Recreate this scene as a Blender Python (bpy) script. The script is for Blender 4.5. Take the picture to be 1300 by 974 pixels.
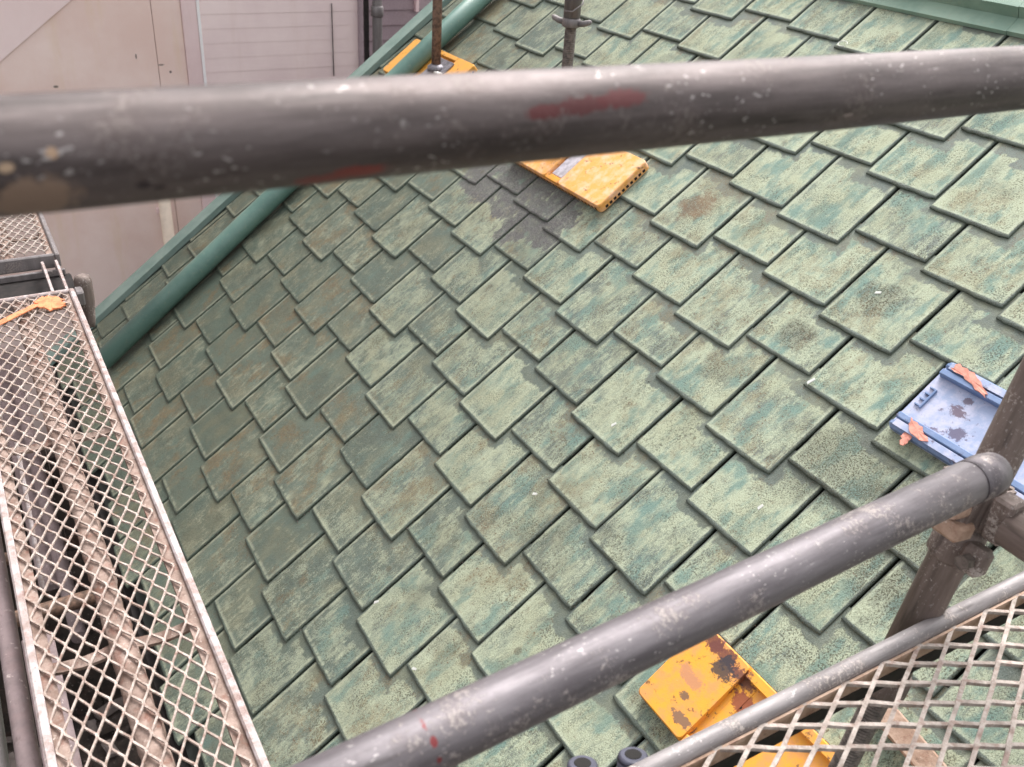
import bpy, math, random
from mathutils import Vector, Matrix, noise
random.seed(7)
for o in list(bpy.data.objects): bpy.data.objects.remove(o)
sc = bpy.context.scene

# ------------------------------------------------------------------ camera
cam_d = bpy.data.cameras.new('camera'); cam = bpy.data.objects.new('camera', cam_d)
sc.collection.objects.link(cam); sc.camera = cam
F_PX = 1181.75
cam_d.sensor_fit = 'HORIZONTAL'; cam_d.lens = 5.7; cam_d.sensor_width = 5.7*1300/F_PX
cam_d.clip_start = 0.02; cam_d.clip_end = 400
CR = ((0.50344, 0.46329, -0.72932), (0.86166, -0.20679, 0.46343), (0.06388, -0.86174, -0.50331))
M = Matrix.Identity(4)
for r in range(3):
    M[r][0] = CR[r][0]; M[r][1] = -CR[r][1]; M[r][2] = -CR[r][2]
M[0][3], M[1][3], M[2][3] = 2.83837, -1.28145, 1.07954
cam.matrix_world = M
cam_d.dof.use_dof = True; cam_d.dof.focus_distance = 1.75; cam_d.dof.aperture_fstop = 1.5

# ------------------------------------------------------------------ light
w = bpy.data.worlds.new('World'); sc.world = w; w.use_nodes = True
wn = w.node_tree.nodes; wl = w.node_tree.links
sky = wn.new('ShaderNodeTexSky'); sky.sky_type = 'NISHITA'; sky.sun_disc = False
SUN_EL, SUN_AZ = math.radians(56), math.radians(128)      # azimuth measured from +X towards +Y
sky.sun_elevation = SUN_EL; sky.sun_rotation = math.radians(90) - SUN_AZ
sky.air_density = 1.0; sky.dust_density = 5.0; sky.ozone_density = 0.6
hsv = wn.new('ShaderNodeHueSaturation'); hsv.inputs['Saturation'].default_value = 0.10
wl.new(sky.outputs[0], hsv.inputs['Color']); wl.new(hsv.outputs[0], wn['Background'].inputs[0])
wn['Background'].inputs[1].default_value = 0.15
sun_d = bpy.data.lights.new('sun', 'SUN'); sun = bpy.data.objects.new('sun', sun_d); sc.collection.objects.link(sun)
sun_d.energy = 0.75; sun_d.angle = math.radians(24); sun_d.color = (1, .965, .92)
sd = Vector((math.cos(SUN_EL)*math.cos(SUN_AZ), math.cos(SUN_EL)*math.sin(SUN_AZ), math.sin(SUN_EL)))
sun.rotation_euler = sd.to_track_quat('Z', 'Y').to_euler()
sc.view_settings.view_transform = 'Standard'; sc.view_settings.look = 'None'
sc.view_settings.exposure = 1.42; sc.view_settings.gamma = 1
sc.render.engine = 'CYCLES'

# ------------------------------------------------------------------ roof frame (roof lies on the plane through the origin)
PITCH = math.radians(37.518)
DOWN = Vector((0, -math.cos(PITCH), -math.sin(PITCH)))
NRM = Vector((0, -math.sin(PITCH), math.cos(PITCH)))
ROOF_ROT = Matrix.Rotation(PITCH, 4, 'X')
def roofp(x, s, h=0.0): return Vector((x, 0, 0)) + DOWN*s + NRM*h

# ------------------------------------------------------------------ node helpers
class NT:
    def __init__(self, name):
        self.m = bpy.data.materials.new(name); self.m.use_nodes = True
        self.t = self.m.node_tree; self.n = self.t.nodes; self.l = self.t.links
        self.b = self.n['Principled BSDF']
    def put(self, sock, v):
        if isinstance(v, bpy.types.NodeSocket): self.l.new(v, sock)
        elif isinstance(v, (tuple, list)) and len(v) == 3 and sock.type == 'RGBA': sock.default_value = (*v, 1)
        else: sock.default_value = v
    def math(self, op, a, b=0.0, c=0.0, clamp=False):
        n = self.n.new('ShaderNodeMath'); n.operation = op; n.use_clamp = clamp
        for i, v in enumerate((a, b, c)): self.put(n.inputs[i], v)
        return n.outputs[0]
    def add(self, a, b): return self.math('ADD', a, b)
    def sub(self, a, b): return self.math('SUBTRACT', a, b)
    def mul(self, a, b, clamp=False): return self.math('MULTIPLY', a, b, clamp=clamp)
    def mx(self, a, b): return self.math('MAXIMUM', a, b)
    def mn(self, a, b): return self.math('MINIMUM', a, b)
    def ss(self, v, lo, hi, a=0.0, b=1.0):
        n = self.n.new('ShaderNodeMapRange'); n.interpolation_type = 'SMOOTHSTEP'
        self.put(n.inputs[0], v); self.put(n.inputs[1], lo); self.put(n.inputs[2], hi); self.put(n.inputs[3], a); self.put(n.inputs[4], b)
        return n.outputs[0]
    def mix(self, f, a, b):
        n = self.n.new('ShaderNodeMix'); n.data_type = 'RGBA'
        self.put(n.inputs[0], f); self.put(n.inputs[6], a); self.put(n.inputs[7], b)
        return n.outputs[2]
    def fmix(self, f, a, b):
        n = self.n.new('ShaderNodeMix'); n.data_type = 'FLOAT'
        self.put(n.inputs[0], f); self.put(n.inputs[2], a); self.put(n.inputs[3], b)
        return n.outputs[0]
    def noise(self, vec, scale, detail=4, rough=.55, dist=0.0, lac=2.0):
        n = self.n.new('ShaderNodeTexNoise'); n.inputs['Scale'].default_value = scale
        n.inputs['Detail'].default_value = detail; n.inputs['Roughness'].default_value = rough
        n.inputs['Distortion'].default_value = dist; n.inputs['Lacunarity'].default_value = lac
        self.l.new(vec, n.inputs['Vector']); return n.outputs[0]
    def voro(self, vec, scale, feature='F1'):
        n = self.n.new('ShaderNodeTexVoronoi'); n.feature = feature; n.inputs['Scale'].default_value = scale
        self.l.new(vec, n.inputs['Vector']); return n.outputs['Distance']
    def obj(self): return self.n.new('ShaderNodeTexCoord').outputs['Object']
    def pos(self): return self.n.new('ShaderNodeNewGeometry').outputs['Position']
    def rnd(self): return self.n.new('ShaderNodeObjectInfo').outputs['Random']
    def scl(self, v, s, off=(0, 0, 0), rot=(0, 0, 0)):
        n = self.n.new('ShaderNodeMapping'); self.l.new(v, n.inputs[0]); n.inputs['Scale'].default_value = s
        n.inputs['Location'].default_value = off; n.inputs['Rotation'].default_value = rot
        return n.outputs[0]
    def offs(self, v, s):      # add a scalar to every component
        n = self.n.new('ShaderNodeVectorMath'); n.operation = 'ADD'; self.l.new(v, n.inputs[0]); self.l.new(s, n.inputs[1]); return n.outputs[0]
    def uv(self, name):
        n = self.n.new('ShaderNodeUVMap'); n.uv_map = name
        s = self.n.new('ShaderNodeSeparateXYZ'); self.l.new(n.outputs[0], s.inputs[0]); return s.outputs[0], s.outputs[1]
    def near(self, p, r, wob=None, hard=.25, vec=None):   # 1 within r of world point p, ragged by wob
        n = self.n.new('ShaderNodeVectorMath'); n.operation = 'SUBTRACT'; self.l.new(vec or self.pos(), n.inputs[0]); n.inputs[1].default_value = p
        if isinstance(r, tuple):
            d = self.n.new('ShaderNodeVectorMath'); d.operation = 'DIVIDE'; self.l.new(n.outputs[0], d.inputs[0]); d.inputs[1].default_value = r; r = 1
        else:
            d = self.n.new('ShaderNodeVectorMath'); d.operation = 'DIVIDE'; self.l.new(n.outputs[0], d.inputs[0]); d.inputs[1].default_value = (r, r, r)
        ln = self.n.new('ShaderNodeVectorMath'); ln.operation = 'LENGTH'; self.l.new(d.outputs[0], ln.inputs[0])
        v = ln.outputs['Value']
        if wob is not None: v = self.add(v, wob)
        return self.ss(v, 1-hard, 1+hard, 1.0, 0.0)
    def bump(self, h, strength, dist):
        n = self.n.new('ShaderNodeBump'); n.inputs['Strength'].default_value = strength; n.inputs['Distance'].default_value = dist
        self.l.new(h, n.inputs['Height']); self.l.new(n.outputs[0], self.b.inputs['Normal'])
    def out(self, col, rough=.7, metal=0.0, spec=.5):
        self.put(self.b.inputs['Base Color'], col); self.put(self.b.inputs['Roughness'], rough)
        self.put(self.b.inputs['Metallic'], metal); self.put(self.b.inputs['Specular IOR Level'], spec)
        return self.m

def srgb(r, g, b):
    f = lambda c: (c/255/12.92) if c/255 <= .04045 else ((c/255+.055)/1.055)**2.4
    return (f(r), f(g), f(b))

# ------------------------------------------------------------------ materials
def mat_slate():
    t = NT('green_painted_slate')
    ux, uy = t.uv('Local'); cl, cr = t.uv('Cover'); P = t.pos(); rnd = t.rnd()
    cmb = t.n.new('ShaderNodeCombineXYZ'); t.put(cmb.inputs[0], ux); t.put(cmb.inputs[1], uy); t.put(cmb.inputs[2], t.mul(rnd, 37.0))
    L = cmb.outputs[0]                                   # tile coordinates: across, up the slope, a slice per tile
    streak = t.noise(t.scl(L, (1, .22, 1)), 95, 5, .65)
    fstreak = t.noise(t.scl(L, (1, .30, 1), (4, 2, 2)), 260, 3, .6)
    blotch = t.noise(L, 20, 5, .6)
    fine = t.noise(L, 430, 3, .7)
    grain = t.noise(L, 850, 2, .6)
    speck = t.noise(t.scl(L, (1, .8, 1)), 330, 2, .55)
    big = t.noise(P, 1.5, 3, .5)
    r2 = t.math('FRACT', t.mul(rnd, 17.31)); r3 = t.math('FRACT', t.mul(rnd, 53.7))
    # distance below the butts of the course above: that band stays in the darker base colour
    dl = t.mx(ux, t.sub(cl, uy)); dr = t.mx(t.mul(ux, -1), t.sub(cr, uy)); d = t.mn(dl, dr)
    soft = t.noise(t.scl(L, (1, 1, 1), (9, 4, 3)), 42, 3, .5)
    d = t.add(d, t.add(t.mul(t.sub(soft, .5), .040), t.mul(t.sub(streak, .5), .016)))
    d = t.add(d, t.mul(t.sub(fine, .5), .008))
    sep = t.n.new('ShaderNodeSeparateXYZ'); t.l.new(P, sep.inputs[0])
    run = t.add(sep.outputs[0], t.mul(sep.outputs[1], .9))
    grad = t.ss(t.add(run, t.mul(t.sub(big, .5), .9)), -.7, 1.9)          # rises across the slope, low near the verge and eave
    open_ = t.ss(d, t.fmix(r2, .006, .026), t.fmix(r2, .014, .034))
    e = t.mn(t.sub(uy, .004), t.sub(.0985, t.math('ABSOLUTE', ux)))
    e = t.add(e, t.mul(t.sub(fine, .5), .005)); e = t.add(e, t.mul(t.sub(blotch, .5), .004))
    inner = t.ss(e, .0035, .0065)
    base = t.mix(grad, srgb(74, 87, 77), srgb(94, 104, 99))
    base = t.mix(t.ss(r3, 0, 1), base, t.mix(grad, srgb(85, 96, 85), srgb(103, 113, 106)))
    base = t.mix(t.mul(t.ss(blotch, .42, .66), .5), base, t.mix(grad, srgb(90, 93, 78), srgb(106, 110, 94)))
    light = t.mix(grad, srgb(130, 135, 117), srgb(166, 175, 152))
    v = t.add(t.add(t.mul(t.sub(streak, .5), .8), t.mul(t.sub(blotch, .5), .9)), t.mul(t.sub(fstreak, .5), .5))
    v = t.add(v, t.add(t.mul(t.sub(rnd, .5), .30), t.mul(t.sub(grain, .5), .30)))
    v = t.add(v, t.mul(t.sub(grad, .50), .40))
    dither = t.add(t.mul(t.sub(grain, .5), .9), t.mul(t.sub(fine, .5), .9))
    soft_v = t.ss(v, -.30, .26)
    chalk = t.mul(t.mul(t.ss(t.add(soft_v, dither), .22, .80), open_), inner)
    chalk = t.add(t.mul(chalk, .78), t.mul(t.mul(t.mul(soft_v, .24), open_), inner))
    pale = t.mix(t.ss(grain, .35, .60), t.mix(.45, light, base), light)
    col = t.mix(t.mul(chalk, .92), base, pale)
    # the most weathered streaks go almost cream
    hi = t.mul(t.ss(t.add(v, t.mul(t.sub(fine, .5), 1.0)), .02, .34), t.mul(open_, inner))
    col = t.mix(t.mul(hi, .55), col, t.mix(grad, srgb(152, 152, 126), srgb(188, 194, 166)))
    # teal where the top film is still whole
    tn = t.noise(t.scl(L, (1, .42, 1), (3.1, 1.7, .4)), 22, 5, .65)
    teal = t.mul(t.ss(t.add(t.add(tn, t.mul(t.sub(fine, .5), .12)), t.mul(grad, .07)), .53, .70), t.mul(open_, inner))
    col = t.mix(t.mul(teal, t.fmix(grad, .45, .85)), col, t.mix(grad, srgb(86, 106, 96), srgb(104, 136, 129)))
    # ochre dust, stronger towards the verge
    oc = t.noise(t.scl(L, (1, .6, 1), (2, 9, 5)), 12, 4, .55)
    col = t.mix(t.mul(t.mul(t.ss(oc, .44, .68), t.fmix(grad, .36, .30)), inner), col, t.mix(grad, srgb(118, 108, 82), srgb(150, 148, 118)))
    # dark pits and specks, thick in clouds
    cloud = t.ss(t.noise(t.scl(L, (1, 1, 1), (1, 5, 2)), 15, 4, .6), .38, .66)
    for q, r in (((1.90, -.10), .10), ((2.12, -.06), .13), ((1.70, -.45), .045), ((1.52, -.12), .035), ((1.61, -.29), .040)):
        kk = t.near(tuple(roofp(*q)), r, t.mul(t.sub(blotch, .5), 1.8), .4); cloud = t.mx(cloud, t.mul(kk, 1.25))
        col = t.mix(t.mul(t.mul(kk, t.ss(fine, .3, .6)), .6), col, srgb(80, 80, 70))
    sp = t.mul(t.ss(speck, .525, .59), t.add(t.mul(cloud, .85), t.fmix(t.ss(big, .42, .58), .10, .26)))
    sp = t.mul(sp, t.add(t.mul(open_, .75), .25))
    col = t.mix(t.mul(sp, .66), col, srgb(70, 66, 50))
    # brown lichen and rust dust
    rn = t.noise(t.scl(L, (1, .7, 1), (7, 2, 1)), 15, 5, .65)
    rust = t.mul(t.ss(t.add(rn, t.mul(t.sub(r3, .6), .18)), .52, .68), t.ss(fine, .36, .58))
    col = t.mix(t.mul(t.mul(rust, t.fmix(grad, .75, .50)), inner), col, t.mix(t.ss(fstreak, .4, .6), srgb(106, 78, 50), srgb(122, 100, 64)))
    rs = t.mul(t.ss(t.noise(L, 190, 3, .6), .60, .68), t.ss(t.add(rn, t.mul(t.sub(r3, .5), .2)), .42, .60))
    col = t.mix(t.mul(t.mul(rs, .8), inner), col, srgb(92, 58, 34))
    soot = t.mul(t.ss(t.noise(t.scl(P, (1, 1, 1), (4, 1, 7)), 5.5, 4, .6), .54, .70), t.ss(fine, .25, .6))
    col = t.mix(t.mul(soot, .34), col, srgb(62, 62, 54))
    g1 = t.near(tuple(roofp(1.10, -.455)), .042, t.mul(t.sub(blotch, .5), 2.4), .4)
    col = t.mix(t.mul(t.mul(g1, t.ss(fine, .3, .55)), .85), col, srgb(112, 78, 54))
    # pale rim just inside the butt and the side edges
    rim = t.mul(t.mul(inner, t.ss(e, .007, .016, 1, 0)), t.ss(t.add(streak, t.mul(t.sub(r2, .5), .2)), .38, .60))
    col = t.mix(t.mul(rim, .65), col, t.mix(grad, srgb(150, 150, 130), srgb(180, 187, 164)))
    col = t.mix(t.ss(e, -.004, .002, .30, 0), col, srgb(78, 86, 76))
    # paint gone: bare grey granules round the upper jack pad
    wob = t.add(t.mul(t.sub(blotch, .5), 1.6), t.mul(t.sub(streak, .5), 1.4))
    bare = 0.0
    for p, r in (((.50, -.21), .085), ((.64, -.19), .075), ((.36, -.19), .07), ((.74, -.24), .06), ((.56, -.30), .07), ((.42, -.27), .09), ((.30, -.24), .08), ((.27, -.18), .05), ((.62, -.14), .07), ((.74, -.17), .06), ((.68, -.28), .06)):
        bare = t.mx(bare, t.near(tuple(roofp(*p)), r, wob, .40))
    bare2 = t.ss(t.add(t.mul(bare, t.ss(t.add(blotch, t.mul(t.sub(fine, .5), .3)), .30, .46)), t.mul(t.sub(grain, .5), .7)), .28, .52)
    gran = t.mix(t.ss(t.add(t.mul(grain, .5), t.mul(fine, .5)), .40, .58), srgb(40, 41, 41), srgb(118, 116, 114))
    gran = t.mix(t.mul(t.ss(speck, .45, .6), .7), gran, srgb(78, 70, 76))
    col = t.mix(t.mul(bare2, t.fmix(t.ss(t.noise(L, 60, 4, .7), .33, .58), .62, 1.0)), col, gran)
    vd = t.voro(P, 6.0)
    col = t.mix(t.mul(t.ss(t.add(vd, t.mul(t.sub(fine, .5), .03)), .045, .065, 1, 0), .55), col, srgb(84, 76, 62))
    # grain over everything
    col = t.mix(t.mul(t.ss(grain, .50, .34), .30), col, srgb(60, 66, 56))
    col = t.mix(t.mul(t.ss(grain, .52, .66), .16), col, srgb(190, 196, 172))
    h = t.add(t.mul(fine, .7), t.add(t.mul(fstreak, .6), t.add(t.mul(streak, .8), t.mul(blotch, .9))))
    h = t.add(h, t.mul(sp, -.7))
    t.bump(h, .75, .0026)
    return t.out(col, t.fmix(chalk, .60, .82), 0, .35)

def mat_slate_edge():
    t = NT('green_slate_chipped_edge'); o = t.pos()
    a = t.noise(o, 260, 4, .7); b = t.noise(o, 60, 3, .6)
    col = t.mix(t.ss(a, .35, .65), srgb(44, 51, 45), srgb(108, 118, 103))
    col = t.mix(t.ss(b, .42, .6), col, srgb(96, 107, 95))
    t.bump(a, .8, .003); return t.out(col, .85, 0, .3)

def mat_green_metal(name, c=(91, 128, 112), rough=.42, dirt=.5):
    t = NT(name); o = t.pos()
    a = t.noise(o, 9, 4, .6); b = t.noise(o, 90, 3, .6)
    col = t.mix(t.ss(a, .35, .65), srgb(*c), srgb(c[0]*.86, c[1]*.9, c[2]*.9))
    col = t.mix(t.mul(t.ss(b, .55, .75), dirt), col, srgb(140, 146, 125))
    t.bump(b, .15, .001); return t.out(col, t.fmix(a, rough, rough+.2), 0, .5)

def mat_tube(name, c1, c2, spots=(), rough=.42, metal=.75, cement=.5):
    """weathered galvanised tube: long streaks, cement splashes, paint marks at given places"""
    t = NT(name); o = t.obj(); P = t.pos()
    s = t.scl(o, (1, 1, .12))
    a = t.noise(s, 60, 5, .65); b = t.noise(o, 16, 5, .6); f = t.noise(o, 240, 4, .7); g = t.noise(s, 160, 3, .6)
    col = t.mix(t.ss(a, .3, .7), srgb(*c1), srgb(*c2))
    col = t.mix(t.mul(t.ss(b, .5, .72), .6), col, srgb(c1[0]*.72, c1[1]*.66, c1[2]*.64))
    cem = t.mul(t.ss(t.add(b, t.mul(t.sub(f, .5), .7)), .57, .69), cement)
    col = t.mix(cem, col, srgb(172, 162, 156))
    scr = t.mul(t.ss(t.noise(t.scl(o, (1, 1, .5), rot=(0, 0, 0)), 330, 2, .5), .62, .70), t.ss(t.noise(o, 22, 3, .5), .46, .62))
    col = t.mix(t.mul(scr, .6), col, srgb(190, 184, 182))
    fl = t.ss(t.noise(o, 120, 3, .6), .775, .81)
    col = t.mix(t.mul(fl, .7), col, srgb(205, 196, 190))
    dk = t.ss(t.noise(s, 45, 3, .6), .62, .72)
    col = t.mix(t.mul(dk, .6), col, srgb(50, 44, 42))
    m = t.fmix(cem, metal, .05)
    wob = t.add(t.mul(t.sub(b, .5), 1.8), t.mul(t.sub(f, .5), 1.6))
    for p, r, c in spots:
        k = t.near(p, r, wob, .25)
        col = t.mix(t.mul(k, .9), col, srgb(*c)); m = t.fmix(k, m, .05)
    t.bump(t.add(t.mul(g, .4), t.add(t.mul(f, .35), cem)), .35, .0012)
    return t.out(col, t.add(t.add(t.mul(f, .22), t.mul(b, .16)), rough-.08), m, .5)

def mat_dusty(name, c1, c2, rust=.4, scale=1.0, rough=.85, lump=.6):
    t = NT(name); o = t.obj()
    a = t.noise(o, 28*scale, 5, .65); b = t.noise(o, 120*scale, 4, .7); r = t.noise(t.scl(o, (1, 1, 1), (5, 3, 1)), 40*scale, 4, .7)
    col = t.mix(t.ss(a, .3, .7), srgb(*c1), srgb(*c2))
    col = t.mix(t.mul(t.ss(r, .5, .66), rust), col, srgb(118, 74, 60))
    col = t.mix(t.mul(t.ss(b, .6, .75), .7), col, srgb(214, 200, 192))
    col = t.mix(t.mul(t.ss(b, .40, .28), .5), col, srgb(84, 68, 64))
    t.bump(t.add(a, t.mul(b, .6)), lump, .004); return t.out(col, rough, .05, .3)

def mat_wall(name, c1, c2, stain=(168, 142, 126), stains=()):
    t = NT(name); P = t.pos()
    a = t.noise(P, 2.2, 5, .6); f = t.noise(P, 150, 3, .7); v = t.noise(t.scl(P, (1, 1, .15)), 7, 5, .65)
    col = t.mix(t.ss(a, .3, .7), srgb(*[min(246, k*1.22) for k in c1]), srgb(*[min(240, k*1.22) for k in c2]))
    col = t.mix(t.mul(t.ss(v, .52, .75), .40), col, srgb(*[min(235, k*1.22) for k in stain]))
    col = t.mix(t.mul(t.ss(f, .4, .7), .14), col, srgb(230, 214, 210))
    for p, r, c in stains:
        col = t.mix(t.mul(t.near(p, r, t.mul(t.sub(t.noise(P, 26, 4, .6), .5), 1.6), .3), .85), col, srgb(*c))
    t.bump(f, .25, .001); return t.out(col, .85, 0, .3)

def mat_pad(name, main, worn, dark, maroon=None, patches=(), worn_amt=.5):
    t = NT(name); o = t.obj()
    a = t.noise(o, 34, 5, .65); b = t.noise(o, 150, 4, .7); c = t.noise(t.scl(o, (1, 1, 1), (2, 7, 4)), 38, 6, .72)
    col = t.mix(t.mul(t.ss(a, .4, .68), worn_amt), srgb(*main), srgb(*worn))
    col = t.mix(t.mul(t.ss(t.add(c, t.mul(t.sub(b, .5), .3)), .59, .66), .8), col, srgb(*dark))
    col = t.mix(t.mul(t.ss(b, .70, .74), .8), col, srgb(226, 206, 190))
    wob = t.add(t.mul(t.sub(a, .5), 3.0), t.mul(t.sub(b, .5), 2.2))
    for p, r, cc in patches: col = t.mix(t.mul(t.near(p, r, wob, .22, vec=o), .9), col, srgb(*cc))
    t.bump(t.add(a, b), .3, .0012); return t.out(col, t.fmix(a, .5, .75), 0, .45)

def mat_plain(name, c, rough=.7, metal=0.0, var=.12, scale=60):
    t = NT(name); o = t.obj(); a = t.noise(o, scale, 4, .6)
    col = t.mix(t.ss(a, .35, .65), srgb(*c), srgb(*[k*(1-var) for k in c])); t.bump(a, .25, .001)
    return t.out(col, rough, metal)

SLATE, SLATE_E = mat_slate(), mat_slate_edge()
PIPE_G = mat_green_metal('green_pipe_paint', (100, 130, 120), .30, .25)
FLASH_G = mat_green_metal('green_flashing_paint', (124, 142, 134), .5, .4)
RIDGE_G = mat_green_metal('green_ridge_paint', (132, 155, 138), .5, .35)
UNDER = mat_plain('dark_roof_underlay', (38, 42, 38), .9)
RAIL_TOP = mat_tube('galvanised_top_rail', (108, 98, 97), (72, 64, 63), [
    ((2.425, -1.012, .9585), (.03, .014, .0040), (84, 18, 20)), ((2.425, -.988, .9600), (.03, .018, .0048), (78, 14, 16)), ((2.425, -.962, .9615), (.03, .016, .0045), (86, 20, 22)),
    ((2.425, -1.1155, .9376), (.03, .014, .0034), (118, 40, 34)), ((2.425, -1.1355, .9347), (.03, .012, .003), (110, 38, 34)),
    ((2.425, -1.2158, .9434), (.03, .0035, .0022), (34, 22, 28)), ((2.425, -1.2090, .9415), (.03, .0028, .0012), (38, 26, 30)),
    ((2.425, -1.258, .943), (.03, .016, .009), (132, 110, 94)), ((2.425, -1.2486, .9607), (.03, .0020, .0022), (170, 140, 112)), ((2.425, -1.2664, .957), (.03, .0026, .002), (176, 150, 124)),
    ((2.425, -.772, .938), (.03, .006, .0016), (140, 126, 120))], .46, .60, .16)
RAIL_LOW = mat_tube('galvanised_lower_rail', (122, 116, 119), (90, 84, 87), [
    ((2.452, -1.083, .545), (.03, .0020, .0028), (118, 18, 22)), ((2.452, -1.080, .538), (.03, .0022, .003), (120, 18, 22)), ((2.452, -1.078, .530), (.03, .0026, .0028), (112, 16, 20)), ((2.452, -1.077, .519), (.03, .0020, .0026), (104, 22, 26))], .46, .55, .50)
TUBE_B = mat_tube('brown_grey_tube', (132, 118, 112), (96, 84, 78), (), .6, .15, 1.0)
TUBE_G = mat_tube('grey_tube', (136, 130, 130), (112, 106, 106), (), .5, .4, .4)
SPINDLE = mat_plain('worn_jack_spindle', (120, 110, 104), .5, .4, .3, 90)
RUSTY = mat_plain('rusty_brown_steel', (128, 100, 84), .75, .1, .35, 70)
DUST_L = mat_dusty('cement_dusted_pink_steel', (166, 146, 136), (116, 96, 86), .55)
DUST_M = mat_dusty('cement_dusted_mesh', (190, 176, 168), (140, 122, 112), .5, 2.0)
DUST_R = mat_dusty('dusty_grey_mesh', (190, 178, 170), (142, 130, 122), .4, 2.0)
DUST_F = mat_dusty('dusty_frame_with_tan_rust', (190, 164, 146), (156, 128, 110), .35)
FRAME_L = mat_dusty('splashed_pale_frame', (190, 180, 180), (146, 128, 122), .4, 1.2)
FRAME_R = mat_tube('zinc_deck_edge', (150, 144, 144), (112, 106, 106), (), .5, .35, 1.0)
DARK = mat_plain('shaded_dark_steel', (40, 33, 32), .8, .2, .4)
STEEL_P = mat_dusty('pinkish_plank_steel', (140, 124, 124), (116, 102, 102), .1, .6)
YEL = mat_pad('yellow_plastic', (228, 160, 52), (214, 146, 90), (92, 62, 54), patches=[
    ((.040, .078, 0), (.030, .013, .2), (104, 56, 50)), ((.070, .074, 0), (.034, .015, .2), (104, 56, 50)), ((.112, .066, 0), (.03, .014, .2), (100, 54, 50)),
    ((.095, .055, 0), (.024, .021, .2), (50, 48, 54)), ((.100, -.062, 0), (.024, .009, .2), (120, 92, 78)), ((.075, -.030, 0), (.010, .007, .2), (110, 84, 70)),
    ((.165, .035, 0), (.026, .016, .2), (132, 62, 46)), ((.06, .0, 0), (.03, .012, .2), (186, 130, 96))], worn_amt=.85)
YEL_B = mat_pad('yellow_plastic_sun_bleached', (226, 162, 84), (232, 184, 148), (88, 62, 52), worn_amt=.95)
YEL_C = mat_pad('yellow_plastic_plain', (216, 154, 66), (204, 148, 90), (88, 62, 52))
BLUE = mat_pad('blue_plastic', (146, 158, 188), (182, 182, 202), (92, 78, 96), patches=[
    ((.085, .008, 0), (.018, .012, .2), (96, 78, 92)), ((.112, -.03, 0), (.016, .012, .2), (88, 80, 104)), ((.082, .035, 0), (.008, .007, .2), (96, 84, 100))], worn_amt=.95)
BLUE_D = mat_pad('deep_blue_plastic', (104, 126, 164), (136, 150, 182), (88, 78, 96))
RECESS = mat_plain('grey_worn_steel_plate', (146, 142, 148), .5, .4, .25)
PLATE = mat_plain('pale_worn_plate', (196, 190, 198), .6, .05, .2)
POCKET = mat_plain('black_pocket', (24, 20, 18), .9)
TAPE = mat_plain('salmon_tape', (224, 150, 132), .75, 0, .15, 90)
TAPE_O = mat_plain('orange_tape', (228, 138, 92), .65, 0, .2, 60)
WALL_S = mat_wall('mauve_siding_paint', (200, 184, 182), (188, 170, 170), (182, 162, 156))
WALL_P = mat_wall('pinkish_render', (204, 184, 178), (190, 166, 158), (186, 164, 134), [
    ((-2, -.45, .08), (.1, .004, .012), (70, 62, 62)), ((-2, -.30, .0), (.1, .006, .006), (66, 60, 62)), ((-2, -.34, .035), (.1, .012, .004), (120, 108, 100)), ((-2, -.82, -.04), (.1, .01, .006), (96, 90, 80))])
WALL_W = mat_wall('pale_render', (204, 184, 182), (196, 176, 174), (190, 170, 166))
WALL_D = mat_wall('darker_mauve_siding', (132, 118, 122), (118, 104, 110), (104, 92, 94))  # darker mauve than the siding in front
TRIM = mat_wall('trim_paint', (196, 176, 176), (182, 160, 160))
TRIM_W = mat_wall('white_trim_bead', (222, 208, 210), (206, 192, 194))
CREAM = mat_plain('cream_pipe', (226, 208, 190), .5, 0, .08, 12)
HOUSE_W = mat_wall('house_wall_render', (112, 104, 98), (92, 86, 82))
SOIL = mat_dusty('dark_ground_soil', (72, 63, 58), (46, 40, 37), .1, .4, .95)
CONC = mat_dusty('old_concrete', (140, 128, 122), (112, 102, 98), .1, .4, .95)
WHITE = mat_plain('white_plastic_scrap', (222, 222, 216), .5)
OVAL = mat_plain('grey_coated_metal', (78, 78, 92), .45, .25, .15)

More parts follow.
